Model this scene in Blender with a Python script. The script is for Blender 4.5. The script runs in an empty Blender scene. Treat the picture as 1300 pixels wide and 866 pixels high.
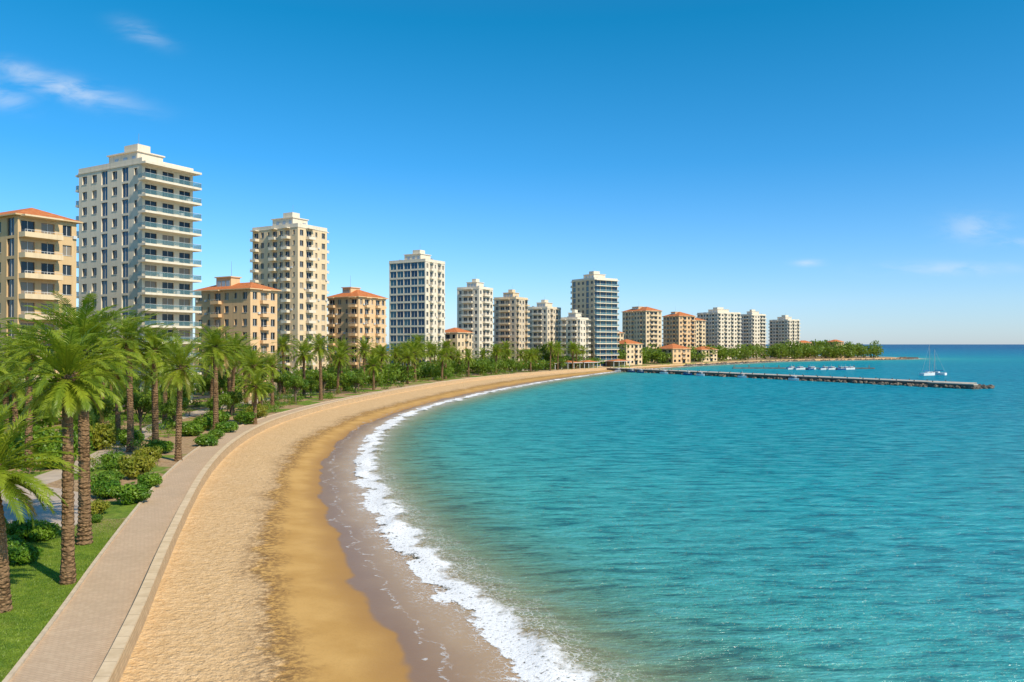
import bpy, math, random
import numpy as np
from mathutils import Vector, Matrix
random.seed(7); rng=np.random.default_rng(7)
sc=bpy.context.scene
SUN_AZ=math.radians(132); SUN_EL=math.radians(42)

# ------------------------------------------------------------------ node helpers
class NT:
    def __init__(s,nt): s.nt=nt; nt.nodes.clear()
    def n(s,t,**kw):
        nd=s.nt.nodes.new(t)
        for k,v in kw.items():
            if k.startswith('i_'):
                key=k[2:]; key=int(key) if key.isdigit() else key.replace('_',' ')
                s.put(nd.inputs[key],v)
            else: setattr(nd,k,v)
        return nd
    def put(s,inp,v):
        if isinstance(v,bpy.types.NodeSocket): s.nt.links.new(v,inp)
        else:
            if inp.type=='RGBA' and len(v)==3: v=(*v,1)
            inp.default_value=v
    def m(s,op,a,b=0.0,c=0.0,clamp=False):
        nd=s.nt.nodes.new('ShaderNodeMath'); nd.operation=op; nd.use_clamp=clamp
        s.put(nd.inputs[0],a); s.put(nd.inputs[1],b); s.put(nd.inputs[2],c); return nd.outputs[0]
    def ss(s,x,a,b,lo=0.0,hi=1.0):
        nd=s.nt.nodes.new('ShaderNodeMapRange'); nd.interpolation_type='SMOOTHSTEP'
        s.put(nd.inputs[0],x)
        for i,v in enumerate((a,b,lo,hi)): nd.inputs[i+1].default_value=v
        return nd.outputs[0]
    def mix(s,f,a,b,mode='MIX'):
        nd=s.nt.nodes.new('ShaderNodeMix'); nd.data_type='RGBA'; nd.blend_type=mode
        s.put(nd.inputs[0],f); s.put(nd.inputs[6],a); s.put(nd.inputs[7],b); return nd.outputs[2]
    def noise(s,vec,scale,detail=3.0,rough=0.55,dist=0.0):
        nd=s.nt.nodes.new('ShaderNodeTexNoise'); s.put(nd.inputs['Vector'],vec)
        nd.inputs['Scale'].default_value=scale; nd.inputs['Detail'].default_value=detail
        nd.inputs['Roughness'].default_value=rough; nd.inputs['Distortion'].default_value=dist
        return nd.outputs[0]
    def map(s,vec,scale=(1,1,1),rot=(0,0,0),loc=(0,0,0)):
        nd=s.nt.nodes.new('ShaderNodeMapping'); s.put(nd.inputs[0],vec)
        nd.inputs['Scale'].default_value=scale; nd.inputs['Rotation'].default_value=rot; nd.inputs['Location'].default_value=loc
        return nd.outputs[0]
    def pos(s): return s.n('ShaderNodeNewGeometry').outputs['Position']
    def obj(s): return s.n('ShaderNodeTexCoord').outputs['Object']
    def attr(s,name): return s.n('ShaderNodeAttribute',attribute_name=name).outputs['Fac']
    def ramp(s,f,stops):
        nd=s.nt.nodes.new('ShaderNodeValToRGB'); s.put(nd.inputs[0],f); cr=nd.color_ramp
        while len(cr.elements)<len(stops): cr.elements.new(0.5)
        for e,(p,c) in zip(cr.elements,stops): e.position=p; e.color=(*c,1)
        return nd.outputs[0]
    def bump(s,h,strength=0.5,dist=0.1,normal=None):
        nd=s.n('ShaderNodeBump'); s.put(nd.inputs['Height'],h)
        nd.inputs['Strength'].default_value=strength; nd.inputs['Distance'].default_value=dist
        if normal is not None: s.put(nd.inputs['Normal'],normal)
        return nd.outputs[0]
    def pbsdf(s,col,rough=0.8,normal=None,spec=0.3,metal=0.0,alpha=None):
        nd=s.n('ShaderNodeBsdfPrincipled'); s.put(nd.inputs['Base Color'],col); s.put(nd.inputs['Roughness'],rough)
        s.put(nd.inputs['Specular IOR Level'],spec); nd.inputs['Metallic'].default_value=metal
        if normal is not None: s.put(nd.inputs['Normal'],normal)
        if alpha is not None: s.put(nd.inputs['Alpha'],alpha)
        return nd.outputs[0]
    def out(s,sh):
        o=s.n('ShaderNodeOutputMaterial'); s.nt.links.new(sh,o.inputs[0])
def newmat(name):
    m=bpy.data.materials.new(name); m.use_nodes=True; return m,NT(m.node_tree)
def simple(name,col,rough=0.7,var=0.15,scale=2.0,spec=0.3,metal=0.0,bump=0.0):
    m,t=newmat(name); p=t.obj(); nz=t.noise(p,scale,4)
    c=t.mix(t.ss(nz,0.3,0.7),tuple(x*(1-var) for x in col),tuple(min(1,x*(1+var)) for x in col))
    nm=t.bump(t.noise(p,scale*6,3),bump,0.05) if bump else None
    t.out(t.pbsdf(c,rough,nm,spec,metal)); return m

# ------------------------------------------------------------------ mesh helpers
def mkobj(name,verts,faces,mats,mi=None,attrs=None,parent=None,smooth=False,loc=(0,0,0),rot=0.0):
    me=bpy.data.meshes.new(name)
    if isinstance(verts,np.ndarray): verts=verts.tolist()
    if isinstance(faces,np.ndarray): faces=faces.tolist()
    me.from_pydata(verts,[],faces)
    for m in mats: me.materials.append(m)
    if mi is not None: me.polygons.foreach_set('material_index',np.asarray(mi,dtype=np.int32))
    if attrs:
        for k,(dom,vals) in attrs.items():
            a=me.attributes.new(k,'FLOAT',dom); a.data.foreach_set('value',np.asarray(vals,dtype=np.float32))
    if smooth: me.polygons.foreach_set('use_smooth',np.ones(len(me.polygons),dtype=bool))
    me.update()
    ob=bpy.data.objects.new(name,me); sc.collection.objects.link(ob)
    ob.location=loc; ob.rotation_euler=(0,0,rot)
    if parent: ob.parent=parent
    return ob
def empty(name,loc,rot=0.0):
    e=bpy.data.objects.new(name,None); sc.collection.objects.link(e); e.location=loc; e.rotation_euler=(0,0,rot); e.empty_display_size=1; return e
def inst(name,src,loc,rot=0.0,scale=1.0,tilt=(0,0)):
    o=bpy.data.objects.new(name,src); sc.collection.objects.link(o); o.location=loc
    o.rotation_euler=(tilt[0],tilt[1],rot); o.scale=(scale,)*3 if not isinstance(scale,tuple) else scale; return o
class MB:
    def __init__(s): s.v=[]; s.f=[]; s.m=[]; s.a=[]
    def box(s,x0,x1,y0,y1,z0,z1,m=0,a=0.5):
        b=len(s.v)
        s.v+=[(x0,y0,z0),(x1,y0,z0),(x1,y1,z0),(x0,y1,z0),(x0,y0,z1),(x1,y0,z1),(x1,y1,z1),(x0,y1,z1)]
        for q in ((0,3,2,1),(4,5,6,7),(0,1,5,4),(1,2,6,5),(2,3,7,6),(3,0,4,7)): s.f.append(tuple(b+i for i in q)); s.m.append(m); s.a.append(a)
    def quad(s,pts,m=0,a=0.5):
        b=len(s.v); s.v+=[tuple(p) for p in pts]; s.f.append(tuple(range(b,b+len(pts)))); s.m.append(m); s.a.append(a)
    def tube(s,pts,rad,seg=8,m=0,cap=True,a=0.5):
        b=len(s.v); pts=[Vector(p) for p in pts]
        for i,p in enumerate(pts):
            d=(pts[min(i+1,len(pts)-1)]-pts[max(i-1,0)]).normalized()
            up=Vector((0,0,1)) if abs(d.z)<0.9 else Vector((1,0,0))
            u=d.cross(up).normalized(); w=d.cross(u)
            for k in range(seg):
                an=2*math.pi*k/seg; s.v.append(tuple(p+rad[i]*(math.cos(an)*u+math.sin(an)*w)))
        for i in range(len(pts)-1):
            for k in range(seg):
                s.f.append((b+i*seg+k,b+i*seg+(k+1)%seg,b+(i+1)*seg+(k+1)%seg,b+(i+1)*seg+k)); s.m.append(m); s.a.append(a)
        if cap: s.f.append(tuple(b+(len(pts)-1)*seg+k for k in range(seg))); s.m.append(m); s.a.append(a)
    def obj(s,name,mats,parent=None,**kw):
        if not s.f: return None
        return mkobj(name,s.v,s.f,mats,s.m,{'rnd':('FACE',s.a)},parent,**kw)

# ------------------------------------------------------------------ coast curves: x as function of y (metres)
def herm(pts):
    ys=np.array([p[0] for p in pts],float); xs=np.array([p[1] for p in pts],float); m=np.gradient(xs,ys)
    def f(y):
        y=np.clip(np.asarray(y,float),ys[0],ys[-1]); i=np.clip(np.searchsorted(ys,y)-1,0,len(ys)-2)
        h=ys[i+1]-ys[i]; t=(y-ys[i])/h
        return ((2*t**3-3*t**2+1)*xs[i]+(t**3-2*t**2+t)*h*m[i]+(-2*t**3+3*t**2)*xs[i+1]+(t**3-t**2)*h*m[i+1])
    return f
FAR_W=[(430,68),(471,94),(528,138),(600,198),(650,270),(690,330),(725,352),(760,352),(850,312),(1000,185),(1200,-20),(1500,-320),(3000,-1800),(50000,-48000)]
FAR_C=[(430,79),(471,105),(528,149),(600,211),(650,287),(690,348),(725,372),(760,374),(850,330),(1000,200),(1200,0),(1500,-300),(3000,-1780),(50000,-47900)]
Wf=herm([(-60,-3),(-20,-5),(0,-7.8),(10,-9.8),(20,-12.2),(28,-14.4),(34,-16.25),(44.8,-19.8),(57.7,-23.9),(73.6,-28.6),(95.2,-33.6),(121,-36.8),(146,-36.6),(182,-32.7),(226,-24.9),(286,-8.6),(343,17),(400,50)]+FAR_W)
Cf=herm([(-60,22),(-20,17),(0,12),(10,9),(20,5.2),(30.8,.77),(35.4,-1.2),(41.5,-3.7),(48.4,-6.6),(56.7,-9.4),(68.4,-12.8),(81,-16),(95.7,-18.7),(113.8,-20.7),(134.7,-21.2),(163,-19.0),(188.6,-14.1),(220,-6.6),(269,8),(330,29.7),(388,54)]+FAR_C)
_A=herm([(-60,4),(-20,1.5),(0,-1.5),(20,-5.9),(29.6,-8.4),(35,-10.7),(41.9,-13.1),(50.2,-15.6),(62.6,-18.9),(77.9,-22.4),(99.2,-26),(123,-27.6),(153,-25.5),(187,-20.5),(220,-14),(269,-1.5),(330,20.5),(400,55)])
_B=herm([(-60,10),(-20,7),(0,4),(20,-.5),(30.5,-3.66),(35.6,-5.6),(40.6,-7.5),(48.9,-10.5),(56.2,-12.9),(67.9,-16.4),(80.4,-19.5),(95,-22),(113,-23.8),(133.7,-23.6),(158,-21.3),(187,-16.2),(220,-8.5),(269,6.3),(330,28),(400,58)])
def Af(y): y=np.asarray(y,float); return np.where(y<400,_A(y),Wf(y)+.5*(Cf(y)-Wf(y)))
def Bf(y): y=np.asarray(y,float); return np.where(y<400,_B(y),Wf(y)+.85*(Cf(y)-Wf(y)))
rows=np.concatenate([np.arange(-60,16,2),np.arange(16,160,.6),np.arange(160,420,2),np.arange(420,900,5),np.geomspace(900,48000,40)])
RW,RA,RB,RC=Wf(rows),Af(rows),Bf(rows),Cf(rows)
PZ=1.2
def grid_faces(nr,nc):
    i=np.arange(nr-1)[:,None]*nc+np.arange(nc-1)[None,:]
    return np.stack([i,i+1,i+nc+1,i+nc],-1).reshape(-1,4)
# ---- ground sheet
SW=.62
cols=[];zz=[];crr=[]
for d in (40000,15000,5000,1500,500,200,100,60,40,25,15,10,7,5,3.5,2,1,.3): cols.append(RW-d); zz.append(PZ+0*RW); crr.append(-d+0*RW)
cols.append(RW-.1); zz.append(PZ+0*RW); crr.append(-.1+0*RW)
for k in range(14): t=k/14; cols.append(RW+(RA-RW)*t); zz.append(SW-(SW-.45)*t+0*RW); crr.append(t+0*RW)
for k in range(12): t=k/12; cols.append(RA+(RB-RA)*t); zz.append(.45-.35*t+0*RW); crr.append(1+t+0*RW)
for k in range(10): t=k/10; cols.append(RB+(RC-RB)*t); zz.append(.1-.11*t+0*RW); crr.append(2+t+0*RW)
for d,z in ((0,-.01),(2,-.12),(6,-.4),(15,-.9),(40,-2.5),(200,-6)): cols.append(RC+d); zz.append(z+0*RW); crr.append(3+d/10+0*RW)
X=np.stack(cols,1);Z=np.stack(zz,1);Y=np.repeat(rows[:,None],X.shape[1],1);CR=np.stack(crr,1)
def sandn(x,y): return .02*np.sin(x*.9+y*.31)+.02*np.sin(x*.4-y*.57+1)+.012*np.sin(x*2.1+y*1.3)
dry=np.clip(1-CR,0,1)*(CR>0)
Z=Z+dry*sandn(X,Y)*1.5
gm,t=newmat('ground_mat')
p=t.pos(); cr=t.attr('cr')
n1=t.noise(p,.35,3); n2=t.noise(p,2.2,4,.6); n3=t.noise(p,9,2,.6); n0=t.noise(p,.13,3,.6)
crn=t.m('ADD',cr,t.m('ADD',t.m('MULTIPLY',t.m('SUBTRACT',n1,.5),.44),t.m('ADD',t.m('MULTIPLY',t.m('SUBTRACT',n2,.5),.34),t.m('MULTIPLY',t.m('SUBTRACT',n0,.5),.45))))
crs=t.m('ADD',cr,t.m('ADD',t.m('MULTIPLY',t.m('SUBTRACT',n1,.5),.10),t.m('MULTIPLY',t.m('SUBTRACT',n0,.5),.8)))
dryc=t.mix(t.ss(n2,.3,.7),(.66,.42,.195),(.79,.53,.275))
dryc=t.mix(t.m('MULTIPLY',t.ss(n1,.4,.7),.3),dryc,(.66,.41,.18))
dryc=t.mix(t.m('MULTIPLY',t.ss(n3,.50,.66),.42),dryc,(.42,.25,.11))
ochre=t.mix(t.ss(n1,.3,.7),(.50,.275,.075),(.61,.355,.11))
ochre=t.mix(t.m('MULTIPLY',t.ss(n3,.5,.7),.15),ochre,(.33,.17,.05))
sand=t.mix(t.ss(crn,.86,1.0),dryc,ochre)
debris=t.m('MULTIPLY',t.m('MULTIPLY',t.ss(crn,.68,.95),t.ss(crn,1.36,1.02)),t.ss(t.noise(p,2.6,5,.75),.41,.57))
sand=t.mix(t.m('MULTIPLY',debris,.72),sand,(.17,.09,.035))
sand=t.mix(t.ss(crs,1.5,2.0),sand,(.42,.22,.06))
wetf=t.ss(crs,1.95,2.04)
sand=t.mix(wetf,sand,t.mix(t.ss(crs,2.0,2.9),(.29,.165,.08),(.46,.30,.15)))
uw=t.ss(cr,3.0,3.5)
sand=t.mix(uw,sand,(.46,.34,.14))
grass=t.mix(t.ss(t.noise(p,1.3,4,.7),.3,.7),(.10,.18,.016),(.21,.29,.03))
grass=t.mix(t.m('MULTIPLY',t.ss(t.noise(p,.5,2),.5,.7),.35),grass,(.28,.29,.06))
soil=t.mix(t.ss(n2,.3,.7),(.36,.225,.12),(.50,.34,.19))
sepy=t.n('ShaderNodeSeparateXYZ'); t.put(sepy.inputs[0],p)
near=t.ss(sepy.outputs[1],58,47)
gsel=t.m('MAXIMUM',near,t.ss(t.noise(p,.11,3),.49,.54))
gsel=t.m('MULTIPLY',gsel,t.ss(sepy.outputs[1],700,450))
land=t.mix(gsel,soil,grass)
isl=t.m('LESS_THAN',cr,-.05)
col=t.mix(isl,sand,land)
rough=t.m('SUBTRACT',.92,t.m('MULTIPLY',wetf,.60))
rough=t.m('SUBTRACT',rough,t.m('MULTIPLY',t.m('MULTIPLY',t.ss(crs,1.2,2.0),t.m('SUBTRACT',1,wetf)),.3))
drym=t.ss(crn,1.05,.85)
hgt=t.m('MULTIPLY',t.m('ADD',t.m('MULTIPLY',n2,1.0),t.m('MULTIPLY',t.noise(p,5.0,3,.65),.75)),t.m('ADD',drym,.06))
nrm=t.bump(hgt,.9,.20)
t.out(t.pbsdf(col,rough,nrm,t.m('ADD',.22,t.m('MULTIPLY',wetf,.13))))
nr,nc=X.shape
mkobj('ground',np.stack([X,Y,Z],-1).reshape(-1,3),grid_faces(nr,nc),[gm],attrs={'cr':('POINT',CR.ravel())},smooth=True)

# ---- sea sheet
offs=np.concatenate([np.arange(-6,8,.3),np.array([9,10.5,12.5,15,18,22,27,33,40,50,65,85,110,150,200,280,400,600,900,1400,2200,4000,8000,16000,60000,110000])])
SX=RC[:,None]+offs[None,:]; SY=np.repeat(rows[:,None],len(offs),1)
cy=np.concatenate([np.arange(-60,420,1.0),np.arange(420,1000,3.0)]); cx=Cf(cy)
D=np.empty(SX.size); fx=SX.ravel(); fy=SY.ravel()
for a in range(0,len(fx),4000):
    dx=fx[a:a+4000,None]-cx[None];dy=fy[a:a+4000,None]-cy[None]; D[a:a+4000]=np.sqrt((dx*dx+dy*dy).min(1))
D=D.reshape(SX.shape)*np.sign(offs+1e-6)[None]
gz=np.empty_like(SX)
for i in range(len(rows)):
    gz[i]=np.interp(SX[i],[RW[i],RA[i],RB[i],RC[i],RC[i]+2],[SW,.45,.1,-.01,-.12])
SZ=np.maximum(0,gz+.02)
wob=.7*np.sin(SY*.21)+.5*np.sin(SY*.53+1.2)
SZ+=np.where(D>-1,.22*np.exp(-((D-1.3-wob)/.7)**2)*(.6+.4*np.sin(SY*.8+.5*np.sin(SY*.3))),0)
SZ+=np.where(D>2,.05*np.sin(D*.9+.5*np.sin(SY*.13))*np.exp(-D/25),0)
sm,t=newmat('sea_water')
p=t.pos(); d=t.attr('dist')
ld=t.m('DIVIDE',t.m('LOGARITHM',t.m('ADD',t.m('MAXIMUM',d,0),1),10),4.5)
wcol=t.ramp(ld,[(0,(.32,.37,.18)),(.17,(.17,.38,.25)),(.26,(.06,.36,.33)),(.36,(.012,.31,.355)),(.46,(.002,.255,.345)),(.56,(.001,.21,.335)),(.65,(.001,.165,.31)),(.76,(.0005,.10,.25)),(1,(.0005,.065,.20))])
wv1=t.noise(t.map(p,(.28,.95,1),(0,0,-.28)),1.0,4,.65)
wv2=t.noise(t.map(p,(.05,.17,1),(0,0,-.3)),1.0,3,.55)
wv3=t.noise(t.map(p,(1.2,3.2,1),(0,0,-.05)),1.0,3,.65)
big=t.noise(t.map(p,(.010,.030,1)),1,3,.6)
wcol=t.mix(t.m('MULTIPLY',t.ss(big,.38,.68),.5),wcol,t.mix(1,wcol,(.6,.78,.86),'MULTIPLY'))
wcol=t.mix(t.m('MULTIPLY',t.ss(wv2,.45,.65),.35),wcol,t.mix(1,wcol,(.5,.80,.84),'MULTIPLY'))
wcol=t.mix(t.m('MULTIPLY',t.ss(wv1,.50,.62),.50),wcol,t.mix(.5,wcol,(.14,.56,.60)))  # ripple highlights painted into the water colour along the crests
wcol=t.mix(t.m('MULTIPLY',t.ss(wv1,.50,.36),.95),wcol,t.mix(1,wcol,(.4,.52,.62),'MULTIPLY'))  # dark side of the ripples painted into the colour, troughs only
wcol=t.mix(t.m('MULTIPLY',t.ss(wv3,.5,.34),.60),wcol,t.mix(1,wcol,(.4,.56,.64),'MULTIPLY'))  # same painted ripple shade for the finest waves
hh=t.m('ADD',t.m('MULTIPLY',wv2,1.8),t.m('ADD',t.m('MULTIPLY',wv1,1.4),t.m('MULTIPLY',wv3,.5)))
nrm=t.bump(hh,1.0,.8)
alpha=t.ss(d,-.2,14,.0,1.0)
alpha=t.m('POWER',alpha,.55)
# foam
f1=t.noise(p,.3,3); f2=t.noise(p,1.6,4,.65); f3=t.noise(p,5,3,.7)
nd=t.m('ADD',d,t.m('ADD',t.m('MULTIPLY',t.m('SUBTRACT',f1,.5),4.8),t.m('MULTIPLY',t.m('SUBTRACT',f2,.5),2.4)))
vor=t.n('ShaderNodeTexVoronoi',feature='DISTANCE_TO_EDGE'); t.put(vor.inputs['Vector'],t.mix(.7,p,t.n('ShaderNodeTexNoise',i_Vector=p,i_Scale=2.5,i_Detail=4.0).outputs['Color'],'ADD')); vor.inputs['Scale'].default_value=2.8
lace=t.ss(t.m('ADD',vor.outputs['Distance'],t.m('MULTIPLY',f3,.18)),.19,.08)
core=t.m('MULTIPLY',t.ss(nd,.0,.3),t.ss(nd,2.5,1.5))
core=t.m('MULTIPLY',core,t.ss(f3,.30,.46))
band2=t.m('MULTIPLY',t.m('MULTIPLY',t.ss(nd,-1.8,.2),t.ss(nd,5.2,1.6)),t.m('MULTIPLY',lace,t.ss(f2,.33,.52)))
thin=t.m('MULTIPLY',t.ss(t.m('ABSOLUTE',t.m('ADD',nd,2.4)),.14,.04),t.ss(f2,.46,.60))
farf=t.m('MULTIPLY',t.m('MULTIPLY',t.ss(nd,3.0,3.3),t.ss(nd,3.8,3.45)),t.m('MULTIPLY',t.ss(f2,.54,.64),t.ss(f1,.5,.6)))
foam=t.m('MAXIMUM',core,t.m('MAXIMUM',t.m('MULTIPLY',band2,.8),t.m('MAXIMUM',t.m('MULTIPLY',thin,.5),t.m('MULTIPLY',farf,.5))))
dd=t.bump(f3,.6,.08)
def mixs(t,f,a,b):
    nd=t.n('ShaderNodeMixShader'); t.put(nd.inputs[0],f); t.put(nd.inputs[1],a); t.put(nd.inputs[2],b); return nd.outputs[0]
dif=t.n('ShaderNodeBsdfDiffuse'); t.put(dif.inputs[0],wcol); t.put(dif.inputs['Normal'],t.bump(hh,.6,.5))
glo=t.n('ShaderNodeBsdfGlossy'); glo.inputs['Roughness'].default_value=.12; t.put(glo.inputs['Normal'],nrm); t.put(glo.inputs[0],(.9,.9,.9))
fr=t.n('ShaderNodeFresnel'); fr.inputs[0].default_value=1.33; t.put(fr.inputs[1],nrm)
wb=mixs(t,t.m('MINIMUM',t.m('MULTIPLY',fr.outputs[0],.75),.20),dif.outputs[0],glo.outputs[0]); tr=t.n('ShaderNodeBsdfTransparent').outputs[0]
fb=t.pbsdf((.86,.85,.82),.85,dd,.2)
t.out(mixs(t,foam,mixs(t,alpha,tr,wb),fb))
nr,nc=SX.shape
mkobj('sea',np.stack([SX,SY,SZ],-1).reshape(-1,3),grid_faces(nr,nc),[sm],attrs={'dist':('POINT',D.ravel())},smooth=True)

# ------------------------------------------------------------------ promenade, kerb, wall, paths
pm,t=newmat('paving'); p=t.pos()
br=t.n('ShaderNodeTexBrick'); t.put(br.inputs['Vector'],t.map(p,(1,1,1),(0,0,.35))); br.inputs['Scale'].default_value=1.6
br.inputs['Color1'].default_value=(.60,.43,.275,1);br.inputs['Color2'].default_value=(.55,.385,.245,1);br.inputs['Mortar'].default_value=(.40,.28,.18,1);br.inputs['Mortar Size'].default_value=.016
c=t.mix(t.m('MULTIPLY',t.ss(t.noise(p,.5,5),.35,.7),.45),br.outputs[0],(.45,.32,.20))
c=t.mix(t.m('MULTIPLY',t.ss(t.noise(p,3,5),.5,.7),.35),c,(.66,.49,.32))
t.out(t.pbsdf(c,.85,t.bump(t.noise(p,8,3),.2,.03),.25))
wm,t=newmat('stone_wall'); p=t.pos()
br=t.n('ShaderNodeTexBrick'); 
sx=t.n('ShaderNodeSeparateXYZ'); t.put(sx.inputs[0],p)
cmb=t.n('ShaderNodeCombineXYZ'); t.put(cmb.inputs[0],sx.outputs[1]); t.put(cmb.inputs[1],sx.outputs[2])
t.put(br.inputs['Vector'],cmb.outputs[0]); br.inputs['Scale'].default_value=1.3
br.inputs['Color1'].default_value=(.62,.44,.25,1);br.inputs['Color2'].default_value=(.55,.38,.21,1);br.inputs['Mortar'].default_value=(.34,.23,.13,1);br.inputs['Mortar Size'].default_value=.014
c=t.mix(t.m('MULTIPLY',t.ss(t.noise(p,1.5,5),.4,.7),.5),br.outputs[0],(.40,.27,.15))
t.out(t.pbsdf(c,.85,t.bump(t.noise(p,6,4),.4,.04),.25))
def sweep(name,prof,ys,base,mat,closed=True,parent=None):
    ys=np.asarray(ys); bx=base(ys); n=len(prof)
    dxy=np.gradient(bx,ys); L=np.sqrt(1+dxy**2)
    V=[]
    for i in range(len(ys)):
        for (o,z) in prof: V.append((bx[i]+o/L[i],ys[i]-o*dxy[i]/L[i],z))
    F=[]
    for i in range(len(ys)-1):
        for k in range(n if closed else n-1):
            k2=(k+1)%n; F.append((i*n+k,i*n+k2,(i+1)*n+k2,(i+1)*n+k))
    return mkobj(name,V,F,[mat],parent=parent)
ysw=np.concatenate([np.arange(-55,120,.8),np.arange(120,404,2.5)])
sweep('promenade',[(-3.3,PZ+.012),(-.28,PZ+.012)],ysw,Wf,pm,False)
km=simple('kerb_stone',(.60,.47,.32),.85,.12,3)
sweep('kerb',[(-3.48,PZ-.05),(-3.48,PZ+.12),(-3.30,PZ+.12),(-3.30,PZ-.05)],ysw,Wf,km)
capm,t=newmat('coping_stone'); p=t.pos()
sx=t.n('ShaderNodeSeparateXYZ'); t.put(sx.inputs[0],p)
jt=t.m('LESS_THAN',t.m('FRACT',t.m('MULTIPLY',sx.outputs[1],.8)),.035)
c=t.mix(t.ss(t.noise(p,1.2,5,.6),.3,.7),(.60,.44,.26),(.74,.56,.35)); c=t.mix(t.m('MULTIPLY',jt,.6),c,(.28,.19,.11))
t.out(t.pbsdf(c,.85,t.bump(t.noise(p,6,4),.3,.03),.25))
sw=empty('seawall',(0,0,0))
sweep('wall_body',[(-.20,PZ-.2),(-.20,PZ+.32),(.16,PZ+.32),(.20,.1)],ysw,Wf,wm,parent=sw)
sweep('coping',[(-.26,PZ+.324),(-.26,PZ+.42),(.22,PZ+.42),(.22,PZ+.324)],ysw,Wf,capm,parent=sw)
pg,t=newmat('path_paving'); p=t.pos()
c=t.mix(t.ss(t.noise(p,.8,5),.3,.7),(.44,.35,.27),(.56,.45,.34)); t.out(t.pbsdf(c,.9,t.bump(t.noise(p,12,3),.3,.03),.2))
def ribbon(name,pts,widths,z,mat):
    P=[Vector((a,b)) for a,b in pts]; V=[];F=[]
    f1=herm([(i,q.x) for i,q in enumerate(P)]); f2=herm([(i,q.y) for i,q in enumerate(P)]); f3=herm([(i,w) for i,w in enumerate(widths)])
    ts=np.linspace(0,len(P)-1,len(P)*8)
    xs,ys_,ws=f1(ts),f2(ts),f3(ts); gx,gy=np.gradient(xs),np.gradient(ys_)
    for i in range(len(ts)):
        l=math.hypot(gx[i],gy[i]); nx,ny=-gy[i]/l,gx[i]/l
        V+=[(xs[i]+nx*ws[i]/2,ys_[i]+ny*ws[i]/2,z),(xs[i]-nx*ws[i]/2,ys_[i]-ny*ws[i]/2,z)]
        if i: F.append((2*i-2,2*i-1,2*i+1,2*i))
    return mkobj(name,V,F,[mat])
ribbon('garden_path',[(-30.5,51),(-33.5,55),(-40,60),(-52,64),(-70,66),(-100,68)],[4,8,12,11,8,6],PZ+.008,pg)
ribbon('garden_path',[(-41,64),(-43,80),(-48,100),(-54,125),(-55,150),(-52,180),(-44,220),(-34,260),(-18,310),(10,370)],[3,3,3,3,4,4,4,4,4,4],PZ+.004,pg)
ribbon('road',[(-95,60),(-80,110),(-76,140),(-72,165),(-66,200),(-58,235),(-44,280),(-24,330),(5,380),(40,410)],[5]*10,PZ+.016,simple('asphalt',(.06,.06,.06),.9,.15,1))

# ------------------------------------------------------------------ foliage
def leafmat(name,c1,c2,c3,trans=.3,scale=1.2):
    m,t=newmat(name); p=t.pos(); r=t.n('ShaderNodeObjectInfo').outputs['Random']; a=t.attr('age')
    c=t.mix(t.ss(t.noise(p,scale,2),.35,.65),c1,c2)
    c=t.mix(t.m('MULTIPLY',t.m('SUBTRACT',r,.3),.4,clamp=True),c,c3)
    c=t.mix(t.ss(a,.75,1.0),c,(.32,.20,.07))
    pr=t.pbsdf(c,.42,None,.35)
    tl=t.n('ShaderNodeBsdfTranslucent'); t.put(tl.inputs[0],t.mix(.5,c,(.38,.50,.02)))
    t.out(mixs(t,trans,pr,tl.outputs[0])); return m
palm_leaf=leafmat('palm_leaf',(.14,.23,.014),(.31,.38,.028),(.24,.26,.02),.38,.6)
tree_leaf=leafmat('tree_leaf',(.075,.16,.014),(.20,.29,.024),(.20,.23,.02),.32,.5)
shrub_leaf=leafmat('shrub_leaf',(.07,.18,.012),(.19,.31,.022),(.13,.18,.02),.3,1.0)
shrub_leaf2=leafmat('shrub_leaf_yellow',(.20,.24,.02),(.32,.30,.03),(.23,.20,.02),.3,1.0)
bark,t=newmat('palm_bark'); p=t.obj()
v=t.n('ShaderNodeTexVoronoi'); t.put(v.inputs['Vector'],t.map(p,(1,1,1.6))); v.inputs['Scale'].default_value=5
c=t.mix(t.ss(v.outputs['Distance'],.1,.6),(.36,.22,.11),(.12,.07,.034)); c=t.mix(t.ss(t.noise(p,1.2,3),.35,.7),c,(.26,.16,.085))
t.out(t.pbsdf(c,.95,t.bump(v.outputs['Distance'],1.0,.12),.15))
tbark=simple('tree_bark',(.15,.105,.07),.95,.3,3,bump=.6)
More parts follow.
